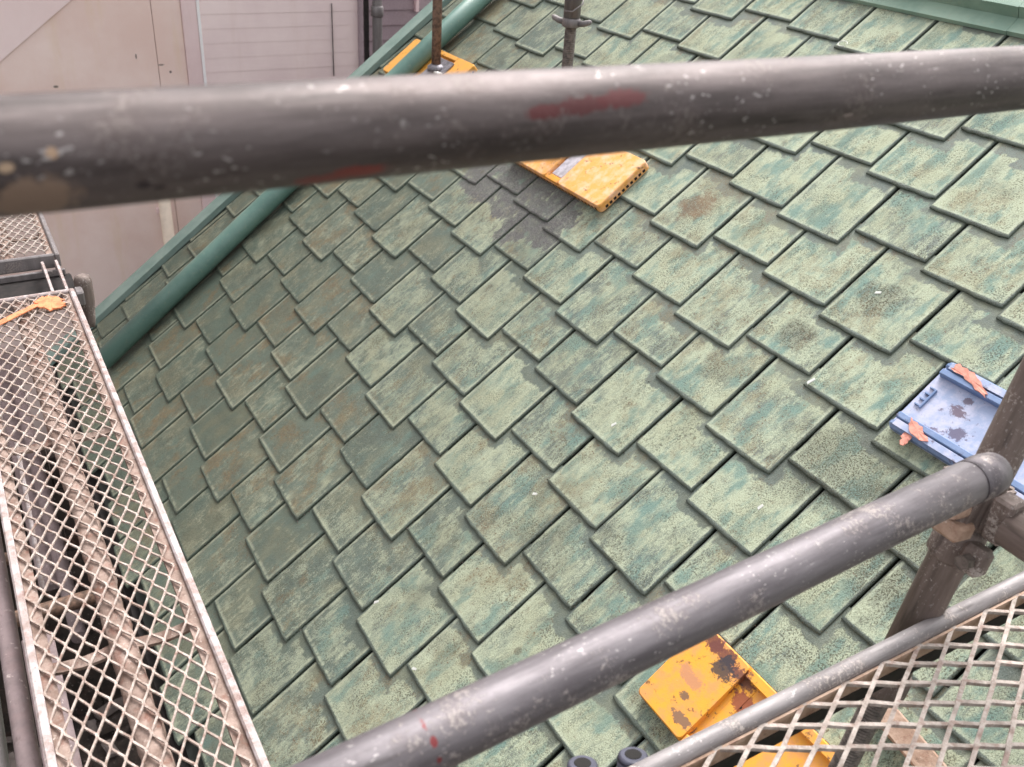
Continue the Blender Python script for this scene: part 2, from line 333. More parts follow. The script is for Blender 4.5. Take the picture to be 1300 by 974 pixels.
# ------------------------------------------------------------------ mesh helpers
class MB:
    def __init__(self): self.v = []; self.f = []; self.mi = []; self.sm = []
    def face(self, idx, mi=0, smooth=False): self.f.append(tuple(idx)); self.mi.append(mi); self.sm.append(smooth)
    def box(self, lo, hi, mi=0, mat=None, bev=0.0):
        x0, y0, z0 = lo; x1, y1, z1 = hi
        if bev <= 0:
            P = [(x0, y0, z0), (x1, y0, z0), (x1, y1, z0), (x0, y1, z0), (x0, y0, z1), (x1, y0, z1), (x1, y1, z1), (x0, y1, z1)]
            F = [(3, 2, 1, 0), (4, 5, 6, 7), (0, 1, 5, 4), (1, 2, 6, 5), (2, 3, 7, 6), (3, 0, 4, 7)]
        else:
            b = min(bev, (x1-x0)/2.2, (y1-y0)/2.2, (z1-z0)/2.2); P = []; F = []
            def ring(z, i):
                return [(x0+i, y0+b, z), (x0+b, y0+i, z), (x1-b, y0+i, z), (x1-i, y0+b, z), (x1-i, y1-b, z), (x1-b, y1-i, z), (x0+b, y1-i, z), (x0+i, y1-b, z)]
            P = ring(z0, b*.9) + ring(z0+b, 0) + ring(z1-b, 0) + ring(z1, b*.9)
            for k in range(3):
                for j in range(8):
                    a = k*8+j; c = k*8+(j+1) % 8; F.append((a, c, c+8, a+8))
            F.append(tuple(range(7, -1, -1))); F.append(tuple(range(24, 32)))
        n = len(self.v)
        for p in P: self.v.append(tuple(mat @ Vector(p)) if mat else p)
        for f in F: self.face([n+i for i in f], mi)
        return self
    def tube(self, pts, radii, seg=20, mi=0, caps=True, smooth=True, hollow=0.0):
        pts = [Vector(p) for p in pts]
        if not isinstance(radii, (list, tuple)): radii = [radii]*len(pts)
        n0 = len(self.v); t0 = (pts[1]-pts[0]).normalized()
        a = t0.orthogonal().normalized()
        for i, p in enumerate(pts):
            t = (pts[min(i+1, len(pts)-1)]-pts[max(i-1, 0)]).normalized()
            a = (a - t*a.dot(t)).normalized(); b = t.cross(a)
            for k in range(seg):
                an = 2*math.pi*k/seg; self.v.append(tuple(p+(a*math.cos(an)+b*math.sin(an))*radii[i]))
        for i in range(len(pts)-1):
            for k in range(seg):
                q = n0+i*seg; self.face((q+k, q+(k+1) % seg, q+seg+(k+1) % seg, q+seg+k), mi, smooth)
        if caps:
            self.face([n0+k for k in range(seg-1, -1, -1)], mi); q = n0+(len(pts)-1)*seg; self.face([q+k for k in range(seg)], mi)
        return self
    def prism(self, poly, z0, z1, mi=0, mat=None):
        n = len(self.v); m = len(poly)
        for z in (z0, z1):
            for x, y in poly: self.v.append(tuple(mat @ Vector((x, y, z))) if mat else (x, y, z))
        self.face([n+i for i in range(m-1, -1, -1)], mi); self.face([n+m+i for i in range(m)], mi)
        for i in range(m): self.face((n+i, n+(i+1) % m, n+m+(i+1) % m, n+m+i), mi)
        return self
    def mesh(self, name, mats):
        me = bpy.data.meshes.new(name); me.from_pydata(self.v, [], self.f)
        for m in mats: me.materials.append(m)
        for p, mi, s in zip(me.polygons, self.mi, self.sm): p.material_index = mi; p.use_smooth = s
        me.update(); return me
    def build(self, name, mats, parent=None, **tags):
        if not isinstance(mats, (list, tuple)): mats = [mats]
        o = bpy.data.objects.new(name, self.mesh(name, mats)); sc.collection.objects.link(o)
        if parent: o.parent = parent
        for k, v in tags.items(): o[k] = v
        return o

def thing(name, label, cat, group=None, loc=(0, 0, 0), mat=None):
    o = bpy.data.objects.new(name, None); sc.collection.objects.link(o); o.empty_display_size = .1
    if mat is not None: o.matrix_world = mat
    else: o.location = loc
    o['label'] = label; o['category'] = cat
    if group: o['group'] = group
    return o
def roof_mat(x, s, h=0, rz=0):
    return Matrix.Translation(roofp(x, s, h)) @ ROOF_ROT @ Matrix.Rotation(rz, 4, 'Z')
def rod(name, p0, p1, r, mat, parent=None, seg=28, n=6, wob=0.0, **tags):
    """a tube whose own Z runs along it, so the streaks in its material do too"""
    p0 = Vector(p0); p1 = Vector(p1); L = (p1-p0).length
    pts = [(random.uniform(-wob, wob), random.uniform(-wob, wob), L*i/n) for i in range(n+1)]
    o = MB().tube(pts, r, seg).build(name, mat, parent, **tags)
    o.matrix_local = Matrix.Translation(p0) @ (p1-p0).to_track_quat('Z', 'Y').to_matrix().to_4x4()
    return o

# ------------------------------------------------------------------ the house: roof slope with its shingles
house = thing('house', 'house with a steep roof of faded green stepped slates', 'house')
PER, S, DS, DM = .606, .17529, .0473, .0246
TW = PER/3; T = .0074
X_VERGE = -.838; S_EAVE = 1.408; S_TOP = -1.222
slope = MB()
slope.box((X_VERGE-.03, -S_EAVE+.01, -.04), (4.2, 1.5, -.012)).build('roof_slope', UNDER, house)
slope = bpy.data.objects['roof_slope']; slope.matrix_local = ROOF_ROT

KIND = {'long': (0.0, S+DS, S+DM), 'short': (DS, S+DM, S+0.0), 'mid': (DM, S+0.0, S+DS)}
def shingle_mesh(kind, seed, wl=-TW/2, wr=TW/2):
    """origin at the tab's middle on the course line; y runs up the slope; the board leans so that its tail slips under the next course"""
    rg = random.Random(seed); yb, cl, cr = KIND[kind]; g = .0028
    x0, x1 = wl+g, wr-g; y1 = S+DS+.030
    out = []                                            # outline anticlockwise seen from above, starting bottom-left
    nb = max(3, round((x1-x0)/.019)); ns = 7
    for i in range(nb+1):
        t = i/nb; out.append((x0+(x1-x0)*t, yb+rg.uniform(-.0012, .0018)+(.0030 if i in (0, nb) else 0)))
    for i in range(1, ns+1): out.append((x1+rg.uniform(-.0013, .0004), yb+(y1-yb)*i/ns))
    for i in range(0, ns): out.append((x0+rg.uniform(-.0004, .0012), y1-(y1-yb)*i/ns))
    n = len(out); cx = (x0+x1)/2
    def top(y): return 2*T - T*y/S
    def inset(p, side, butt):
        x, y = p; x = x - side if x > cx else x + side
        if y < yb+.01: y += butt
        return (x, y)
    rings = [[(x, y, top(y)-T-.0004) for x, y in out],
             [(x, y, top(y)-.0032+rg.uniform(-.0006, .0006)) for x, y in out],
             [(*inset(p, .0016, .0028), 0) for p in out],
             [(*inset(p, .0034, .0060), 0) for p in out]]
    rings[2] = [(x, y, top(y)-.0013) for x, y, _ in rings[2]]; rings[3] = [(x, y, top(y)) for x, y, _ in rings[3]]
    m = MB()
    for r in rings: m.v += r
    for k in range(3):
        for i in range(n):
            j = (i+1) % n; m.face((k*n+i, k*n+j, (k+1)*n+j, (k+1)*n+i), 1 if k == 0 else 0, k > 0)
    m.face([3*n+i for i in range(n)], 0)
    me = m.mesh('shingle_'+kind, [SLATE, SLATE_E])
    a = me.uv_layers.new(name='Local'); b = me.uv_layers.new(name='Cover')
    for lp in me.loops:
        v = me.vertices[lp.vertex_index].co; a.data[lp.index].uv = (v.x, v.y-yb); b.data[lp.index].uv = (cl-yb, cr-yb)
    return me
VARIANTS = {k: [shingle_mesh(k, 10*i+len(k)) for i in range(4)] for k in KIND}
R3 = CR; C0 = Vector((2.83837, -1.28145, 1.07954))
def screen(p):
    d = Vector(p)-C0
    cx, cy, cz = (sum(R3[r][c]*d[r] for r in range(3)) for c in range(3))
    return (650+F_PX*cx/cz, 487+F_PX*cy/cz) if cz > .05 else (9e9, 9e9)
rest = MB(); rest_uv = []; count = 0; rsh = random.Random(3)
for j in range(-9, 10):
    for i in range(-10, 14):
        for kind, k in (('long', 0), ('short', 1), ('mid', 2)):
            xr = (i+.5*j)*PER + k*TW; xc = xr-TW/2; s = j*S
            yb = KIND[kind][0]
            if xr < X_VERGE+.012 or xc > 4.0 or s-yb < S_TOP-.0 or s-S-DS > S_EAVE-.02: continue
            if s > S_EAVE: continue
            px = [screen(roofp(xc+dx, s-yb-dy)) for dx in (-TW/2, TW/2) for dy in (0, S)]
            vis = max(p[0] for p in px) > -25 and min(p[0] for p in px) < 1325 and max(p[1] for p in px) > -25 and min(p[1] for p in px) < 1000
            if not vis and not (-.9 < xc < 3.4 and s > -1.3): continue
            wl = max(-TW/2, X_VERGE-xc)
            if wl > -TW/2+1e-4: me = shingle_mesh(kind, rsh.randint(0, 999), wl)
            else: me = rsh.choice(VARIANTS[kind])
            if vis:
                o = bpy.data.objects.new('shingle', me); sc.collection.objects.link(o); o.parent = slope
                o.location = (xc+rsh.uniform(-.0009, .0009), -s+rsh.uniform(-.0010, .0010), rsh.uniform(0, .0009))
                o.rotation_euler = (rsh.uniform(-.002, .004), rsh.uniform(-.002, .002), rsh.uniform(-.004, .004)); count += 1
            else:
                n = len(rest.v)
                uvA = me.uv_layers['Local'].data; uvB = me.uv_layers['Cover'].data
                for v in me.vertices: rest.v.append((v.co.x+xc, v.co.y-s, v.co.z))
                for p in me.polygons:
                    rest.face([n+q for q in p.vertices], p.material_index, p.use_smooth)
                    rest_uv += [(tuple(uvA[q].uv), tuple(uvB[q].uv)) for q in p.loop_indices]
print('shingles as parts', count)
ro = rest.build('shingles_out_of_frame', [SLATE, SLATE_E], slope, kind='stuff')
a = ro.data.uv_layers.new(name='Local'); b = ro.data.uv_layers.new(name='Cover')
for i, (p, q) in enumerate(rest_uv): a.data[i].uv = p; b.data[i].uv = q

# verge flashing, fascia, ridge cap, eave board, wall below
vf = MB()
def roof_prism(mb, prof, s0, s1, n=1, mi=0):     # profile in (x, h), swept along the slope
    base = len(mb.v); m = len(prof)
    for s in (s0, s1):
        for x, h in prof: mb.v.append((x, -s, h))
    mb.face([base+i for i in range(m)], mi); mb.face([base+m+i for i in range(m-1, -1, -1)], mi)
    for i in range(m): mb.face((base+i, base+m+i, base+m+(i+1) % m, base+(i+1) % m), mi)
for s0, s1 in ((1.43, .30), (.305, -.90), (-.895, -1.6)):
    q = MB(); k = .0 if s0 != .305 else .0012
    roof_prism(q, [(-.932, -.03+k), (-.932, .016+k), (-.926, .020+k), (-.862, .020+k), (-.858, .004), (-.853, .004), (-.857, .024+k), (-.936, .024+k), (-.940, .016+k), (-.940, -.03+k)], s1, s0)
    roof_prism(q, [(-.930, -.16+k), (-.930, -.03+k), (-.934, -.03+k), (-.934, -.16+k)], s1, s0)
    q.build('verge_flashing', FLASH_G, slope)
MB().box((-.853, -S_EAVE, -.012), (X_VERGE, 1.5, -.004)).build('verge_gutter_channel', POCKET, slope)
# slim batten strip beside the drain pipe
q = MB(); q.box((-.004, 0, 0), (.008, 2.0, .012), bev=.002)
st = q.build('flashing_strip', FLASH_G, slope); st.location = (-.512, -1.06, .016); st.rotation_euler = (0, 0, .035)
# ridge cap
q = MB()
def ridge_prof(mb, prof, x0, x1):      # profile in (s, h), swept along the ridge
    b0 = len(mb.v); m = len(prof)
    for x in (x0, x1):
        for s, h in prof: mb.v.append((x, -s, h))
    mb.face([b0+i for i in range(m-1, -1, -1)]); mb.face([b0+m+i for i in range(m)])
    for i in range(m): mb.face((b0+i, b0+(i+1) % m, b0+m+(i+1) % m, b0+m+i))
for x0, x1, k in ((-.94, 1.411, 0), (1.413, 3.4, .0015)):
    q = MB(); ridge_prof(q, [(-1.218, .010), (-1.220, .020+k), (-1.262, .024+k), (-1.268, .052+k), (-1.43, .058+k), (-1.43, .046), (-1.276, .040), (-1.27, .012)], x0, x1)
    q.build('ridge_cap', RIDGE_G, slope)
# far slope beyond the ridge, eave board and walls (closed house body)
rz = roofp(0, -1.43, .05)
q = MB(); q.v += [(-.93, rz.y, rz.z), (4.2, rz.y, rz.z), (4.2, rz.y+2.4, rz.z-1.8), (-.93, rz.y+2.4, rz.z-1.8), (-.93, rz.y, rz.z-.03), (4.2, rz.y, rz.z-.03), (4.2, rz.y+2.4, rz.z-1.83), (-.93, rz.y+2.4, rz.z-1.83)]
for f in ((0, 1, 2, 3), (7, 6, 5, 4), (0, 4, 5, 1), (1, 5, 6, 2), (2, 6, 7, 3), (3, 7, 4, 0)): q.face(f)
q.build('far_roof_slope', SLATE_E, house)
ev = roofp(0, S_EAVE)
MB().box((-.94, ev.y-.004, ev.z-.13), (4.2, ev.y+.018, ev.z-.030)).build('eave_board', DARK, house)
MB().box((-.90, ev.y+.019, ev.z-.15), (4.2, ev.y+.26, ev.z-.13)).build('soffit', HOUSE_W, house)
MB().box((-.86, ev.y+.26, -3.5), (4.2, ev.y+.40, ev.z-.15)).build('wall', HOUSE_W, house)
q = MB(); q.v += [(-.87, ev.y+.40, -3.5), (-.87, rz.y+2.0, -3.5), (-.87, rz.y+2.0, rz.z-1.6), (-.87, rz.y, rz.z-.1), (-.87, ev.y+.40, ev.z+.02)]
q.v += [(x+.1, y, z) for x, y, z in q.v]; q.face((4, 3, 2, 1, 0)); q.face((5, 6, 7, 8, 9))
for i in range(5): q.face((i, (i+1) % 5, 5+(i+1) % 5, 5+i))
q.build('gable_wall', HOUSE_W, house)

# green drain pipe lying down the roof beside the verge
pipe = thing('drain_pipe', 'long green drain pipe lying down the roof beside the verge flashing', 'pipe', mat=roof_mat(-.471, 1.19, .056))
d0 = Vector((0, 0, 0)); d1 = Vector((-.111, 2.23, .004))
rod('pipe_tube', d0, d1, .037, PIPE_G, pipe, 32, 4)
rod('pipe_mouth', (0, -.002, 0), (.0004, .001, 0), .034, POCKET, pipe, 32, 1)
for f in (.5, .78):
    c = d0+(d1-d0)*f
    MB().box((-.045, -.012, -.052), (.045, .012, -.034), bev=.002).build('pipe_saddle', FLASH_G, pipe).location = c

# ------------------------------------------------------------------ jack pads
def pad(label, x0, s_mid, L, W, mat, lipmat, end=.125, flip=False, h=.0150, blue=False, rz=0.0, steel=False, name='jack_pad'):
    """local origin: middle of the near short edge on the roof; x along the eave"""
    t = thing(name, label, 'jack pad', 'plastic jack pads under the scaffold posts', mat=roof_mat(x0, s_mid, h, rz + (math.pi if flip else 0)))
    hw = W/2; H = .026; r = .012
    # tray: floor with rounded corners
    def rr(x0, x1, y0, y1, r, n=4):
        P = []
        for cx, cy, a0 in ((x1-r, y0+r, -90), (x1-r, y1-r, 0), (x0+r, y1-r, 90), (x0+r, y0+r, 180)):
            for i in range(n+1):
                an = math.radians(a0+90*i/n); P.append((cx+r*math.cos(an), cy+r*math.sin(an)))
        return P
    fl = .012 if not blue else .010
    m = MB(); m.prism(rr(0, L, -hw+(.002 if blue else 0), hw-(.002 if blue else 0), r), 0.0, fl)
    m.build('tray', mat, t)
    lip = .020 if not blue else .036
    if not blue:
        for a, b in ((0, end), (L-end, L)):
            e = MB()
            P0 = rr(a+.0006, b, -hw+.0006, hw-.0006, .011)
            P1 = rr(a+.003, b-.001, -hw+.003, hw-.003, .010)
            n = len(P0); q = len(e.v)
            e.v += [(x, y, fl-.001) for x, y in P0]+[(x, y, H-.003) for x, y in P0]+[(x, y, H) for x, y in P1]
            for k in range(2):
                for i in range(n): e.face((q+k*n+i, q+k*n+(i+1) % n, q+(k+1)*n+(i+1) % n, q+(k+1)*n+i), 0, False)
            e.face([q+2*n+i for i in range(n)])
            e.build('end_panel', mat, t)
        for sy in (-1, 1):
            y0, y1 = sorted((sy*(hw-.001), sy*(hw-lip)))
            MB().box((end+.001, y0, fl-.001), (L-end-.001, y1, H-.0012), bev=.002).build('side_lip', lipmat, t)
    else:
        for sy in (-1, 1):
            y0, y1 = sorted((sy*(hw-.0003), sy*(hw-.0205)))
            MB().box((.001, y0, .001), (L-.001, y1, .024), bev=.007).build('outer_lip', lipmat, t)
            y0, y1 = sorted((sy*(hw-.005), sy*(hw-.0195)))
            MB().box((.012, y0, .0236), (L-.012, y1, .0246), bev=.0004).build('lip_tread', mat, t)
            y0, y1 = sorted((sy*(hw-.0225), sy*(hw-lip)))
            MB().box((.004, y0, fl-.001), (L-.004, y1, .0245), bev=.002).build('inner_lip', lipmat, t)
        # little ladder mark moulded near the end
        MB().box((.020, -.024, fl-.001), (.024, .024, .0155), bev=.0008).build('moulded_bar', BLUE_D, t)
        for k in range(4):
            y = -.022+k*.0145; MB().box((.008, y, fl-.001), (.0198, y+.0032, .0145), bev=.0006).build('moulded_rung', BLUE_D, t)
        for i, (px_, py_) in enumerate(((.13, -.05), (.25, .03))):
            MB().tube([(px_, py_, fl-.001), (px_, py_, fl+.0004)], .0028, 10, smooth=False).build('drain_hole', POCKET, t)
    # pockets moulded into the outer edge: short dark ribs along the sides
    rb = MB(); k = 0; x = .02
    while x < L-.02:
        for sy in (-1, 1):
            y0, y1 = sorted((sy*(hw-.002), sy*(hw+.0008)))
            rb.box((x, y0, .003), (x+.010, y1, .011))
        x += .017
    y = -hw+.018
    while y < hw-.02:
        for xx in (-.0008, L-.002): rb.box((xx, y, .003), (xx+.0028, y+.009, .011))
        y += .016
    if not blue: rb.build('edge_pockets', POCKET, t, kind='stuff')
    if not blue:
        MB().box((end+.01, -hw+lip+.004, fl-.001), (end+.03, hw-lip-.004, fl+.0012), bev=.0005).build('cross_rib', mat, t)
        for px_, py_ in ((.155, .028), (L-.16, -.03)):
            MB().tube([(px_, py_, fl-.001), (px_, py_, fl+.0004)], .0030, 10, smooth=False).build('drain_hole', POCKET, t)
    if steel:
        MB().box((end+.010, -hw+lip+.004, fl+.0015), (L-end-.006, hw-lip-.004, fl+.006), bev=.002).build('steel_plate', PLATE, t)
    return t
pad('yellow jack pad with maroon and black paint patches, lowest on the roof', 1.962, .389, .50, .182, YEL, YEL)
pad('sun bleached yellow jack pad beside the mauve bare slates, half behind the top rail', .853, -.402, .50, .190, YEL_B, YEL, end=.215, flip=True, steel=True)
pad('yellow jack pad pushed under the green drain pipe near the verge', -.735, -.455, .50, .190, YEL_C, YEL_C, h=.0150)
bp = pad('blue jack pad with torn salmon tape on its raised lips', 1.931, -.305, .50, .178, BLUE, BLUE_D, blue=True)
def tape(parent, pts, z, seed, mat=TAPE, name='tape_scrap', th=.0012, amp=.003):
    rg = random.Random(seed); P = []
    for i, (x, y) in enumerate(pts):
        x2, y2 = pts[(i+1) % len(pts)]
        for k in range(4):
            t = k/4; P.append((x+(x2-x)*t+rg.uniform(-amp, amp), y+(y2-y)*t+rg.uniform(-amp, amp)))
    m = MB(); n = len(P); cx = sum(p[0] for p in P)/n; cy = sum(p[1] for p in P)/n
    m.v += [(x, y, z+rg.uniform(0, .0008)) for x, y in P]+[(x, y, z+th+rg.uniform(0.0, .0016)) for x, y in P]+[(cx, cy, z+th+.001)]
    for i in range(n):
        j = (i+1) % n; m.face((i, j, n+j, n+i)); m.face((n+i, n+j, 2*n))
    return m.build(name, mat, parent)
tape(bp, [(.018, .070), (.055, .068), (.108, .050), (.104, .064), (.060, .086), (.022, .086)], .0252, 1)
tape(bp, [(.030, -.056), (.062, -.060), (.088, -.078), (.072, -.086), (.040, -.072)], .0252, 2)
tape(bp, [(.042, -.082), (.056, -.084), (.062, -.104), (.052, -.108), (.042, -.098)], .020, 5)

# ------------------------------------------------------------------ jack posts
def thread(z0, z1, r, pitch=.005):
    pts = []; rad = []; z = z0
    while z < z1:
        pts += [(0, 0, z), (0, 0, z+pitch*.5)]; rad += [r, r-.0016]; z += pitch
    m = MB(); m.tube(pts, rad, 20, smooth=False); return m
def jack(t, z_nut, z_tube_top, r_sp=.0172, tube_mat=TUBE_B, sp_mat=SPINDLE, smooth_spindle=False, base=.12, r_tube=.0243):
    MB().box((-base/2, -base/2, 0), (base/2, base/2, .006), bev=.002).build('base_plate', RECESS, t).rotation_euler = (PITCH, 0, 0)
    if smooth_spindle: rod('spindle', (0, 0, .0), (0, 0, z_tube_top), r_sp, sp_mat, t, 20, 8)
    else: thread(.0, z_nut+.02, r_sp).build('spindle', sp_mat, t)
    if not smooth_spindle:
        nut = MB(); nut.tube([(0, 0, z_nut-.012), (0, 0, z_nut-.009), (0, 0, z_nut+.010), (0, 0, z_nut+.014)], [.021, .0265, .0265, .023], 24)
        nu = nut.build('jack_nut', tube_mat, t)
        for a in (.5, .5+math.pi):
            c = Vector((math.cos(a), math.sin(a), 0))
            MB().tube([c*.022+Vector((0, 0, z_nut)), c*.040+Vector((0, 0, z_nut+.002)), c*.058+Vector((0, 0, z_nut+.008)), c*.064+Vector((0, 0, z_nut+.012))], [.009, .0085, .0075, .003], 12).build('handle', tube_mat, nu)
        rod('post_tube', (0, 0, z_nut+.0145), (0, 0, z_tube_top), r_tube, tube_mat, t, 28, 4)
pa = roofp(.494, -.437, .046)
t = thing('scaffold_post', 'scaffold post with threaded jack standing on the bleached yellow pad', 'scaffold post', 'scaffold posts standing on the roof', loc=pa)
jack(t, .335, 1.6, tube_mat=TUBE_G)
t2 = MB().tube([(.0, 0, .40), (.012, .025, .405), (.032, .012, .39), (.03, -.020, .37), (.006, -.03, .368)], .0022, 8).build('tie_wire', TUBE_G, t)
pb = roofp(-.381*1.0-.018, -.455, .042)
t = thing('scaffold_post', 'slim rusty jack spindle rising in front of the green drain pipe', 'scaffold post', 'scaffold posts standing on the roof', loc=pb)
jack(t, .3, 1.6, r_sp=.0175, sp_mat=RUSTY, smooth_spindle=True)
MB().tube([(0, 0, .004), (0, 0, .02), (0, 0, .028)], [.034, .032, .019], 20).build('spindle_foot', RECESS, t)
MB().box((.04, -.03, .004), (.075, -.01, .011), bev=.002).build('paint_chip', WHITE, t)

PX, PY = 2.363, -.312
rb_ = roofp(PX, .388, .046)
t = thing('scaffold_post', 'thick brown scaffold post at lower right carrying the lower guard rail', 'scaffold post', 'scaffold posts standing on the roof', loc=(PX, -.373, 0))
t.rotation_euler = (math.radians(-10.1), 0, 0)
post = t
zf = -.225
rod('post_tube', (0, 0, .135), (0, 0, 1.9), .0243, TUBE_B, t, 32, 6)
sp_ = thread(0, .17-zf, .0172).build('spindle', SPINDLE, t); sp_.location = (0, 0, zf)
MB().box((-.06, -.06, 0), (.06, .06, .006), bev=.002).build('base_plate', RECESS, t).matrix_local = Matrix.Translation((0, 0, zf)) @ Matrix.Rotation(PITCH, 4, 'X')
MB().tube([(0, 0, .122), (0, 0, .127), (0, 0, .152), (0, 0, .156)], [.026, .030, .030, .026], 24).build('jack_nut', TUBE_B, t)
# pocket collar with cups and wedges
col = MB().tube([(0, 0, .400), (0, 0, .404), (0, 0, .447), (0, 0, .451)], [.0255, .0285, .0285, .0255], 28).build('collar', TUBE_B, t)
for a in (-90, 0, 90, 180):
    Rz = Matrix.Rotation(math.radians(a), 4, 'Z'); m = MB()
    m.prism([(.024, -.019), (.045, -.017), (.049, -.010), (.049, .010), (.045, .017), (.024, .019)], .408, .414, 0, Rz)
    m.prism([(.043, -.016), (.050, -.011), (.050, .011), (.043, .016)], .4142, .448, 0, Rz)
    for sy in (-1, 1):
        y0, y1 = sorted((sy*.014, sy*.019)); m.box((.024, y0, .4142), (.0428, y1, .448), mat=Rz)
    m.build('collar_cup', TUBE_B, t)
# coupler under the rail end: shell with a hinge lug and a bolt
MB().tube([(0, 0, .345), (0, 0, .350), (0, 0, .392), (0, 0, .397)], [.0252, .0300, .0300, .0252], 28).build('coupler_shell', TUBE_B, t)
MB().box((.020, -.030, .352), (.052, -.004, .390), bev=.006).build('coupler_lug', TUBE_B, t)
MB().tube([(.036, -.046, .371), (.036, -.0305, .371)], .0095, 6, smooth=False).build('hex_nut', SPINDLE, t)
so = MB().tube([(.004, -.024, .430), (.004, -.058, .431), (.004, -.066, .431)], [.0145, .0150, .0135], 20).build('socket', DUST_F, t)
MB().tube([(.004, -.0662, .431), (.004, -.0668, .431)], .0085, 16).build('socket_mouth', POCKET, so)
MB().box((-.016, -.060, .392), (.026, -.026, .4145), bev=.004).build('wedge_block', DUST_F, t)

# ------------------------------------------------------------------ guard rails
t = thing('guard_rail', 'blurred grey guard rail crossing the whole view closest to the camera', 'guard rail', 'guard rails of the scaffold')
rod('rail_tube', (2.429, -1.9, .9645), (2.357, .9, .920), .0243, RAIL_TOP, t, 48, 10, .0006)
t = thing('guard_rail', 'lower grey guard rail with a small red mark, ending at the brown post', 'guard rail', 'guard rails of the scaffold')
rl = rod('rail_tube', (2.476, -1.9, .513), (2.402, -.410, .511), .0240, RAIL_LOW, t, 48, 10, .0004)
MB().tube([(2.402, -.4105, .511), (2.401, -.385, .511), (2.399, -.365, .509), (2.397, -.352, .507)], [.0246, .0250, .023, .013], 32).build('rail_end', RAIL_LOW, t)
t = thing('transom_tube', 'short dirty scaffold tube running off the right edge from the brown post', 'scaffold tube', 'scaffold tubes')
rod('tube', (PX+.052, PY, .425), (3.4, PY, .420), .0243, TUBE_B, t, 28, 3)
MB().box((PX+.030, PY-.015, .40), (PX+.056, PY+.015, .46), bev=.004).build('end_wedge', TUBE_B, t)

# ------------------------------------------------------------------ scaffold decks of expanded metal
def expanded(mb, x0, x1, y0, y1, px, py, wd, th, z, seed, bnd=.12, jit=.0006):
    """expanded metal: zigzag strands along x that meet their neighbours at flat bonds; px long pitch, py short pitch"""
    rg = random.Random(seed); rows = int(round((y1-y0)/(py/2)))
    half = px/2; bond = bnd
    memo = {}
    def node(i, j):
        if (i, j) not in memo: memo[(i, j)] = (rg.uniform(-jit, jit), rg.uniform(-jit, jit), rg.uniform(-jit, jit)*1.6)
        return memo[(i, j)]
    nx = int((x1-x0)/half)
    for j in range(0, rows, 1):
        # strand between node line j and j+1
        pts = []
        for i in range(nx+1):
            up = (i+j) % 2
            jj = j+up; n = node(i, jj)
            x = x0+i*half+n[0]; y = y0+jj*py/2+n[1]; zz = z+n[2]+(th*.35 if up else -th*.35)
            pts += [(x-half*bond, y-(wd*.22 if up else -wd*.22), zz), (x+half*bond, y-(wd*.22 if up else -wd*.22), zz)]
        for a, b in zip(pts[:-1], pts[1:]):
            A = Vector(a); B = Vector(b); d = (B-A); 
            if d.length < 1e-5: continue
            d.normalize(); s_ = Vector((-d.y, d.x, 0)).normalized()*wd/2; e = d*wd*.25; u = Vector((0, 0, th/2))
            n0 = len(mb.v)
            for P in (A-e, B+e): mb.v += [tuple(P-s_-u), tuple(P+s_-u), tuple(P+s_+u), tuple(P-s_+u)]
            for f in ((0, 1, 5, 4), (1, 2, 6, 5), (2, 3, 7, 6), (3, 0, 4, 7), (3, 2, 1, 0), (4, 5, 6, 7)): mb.face([n0+q for q in f])
    return mb
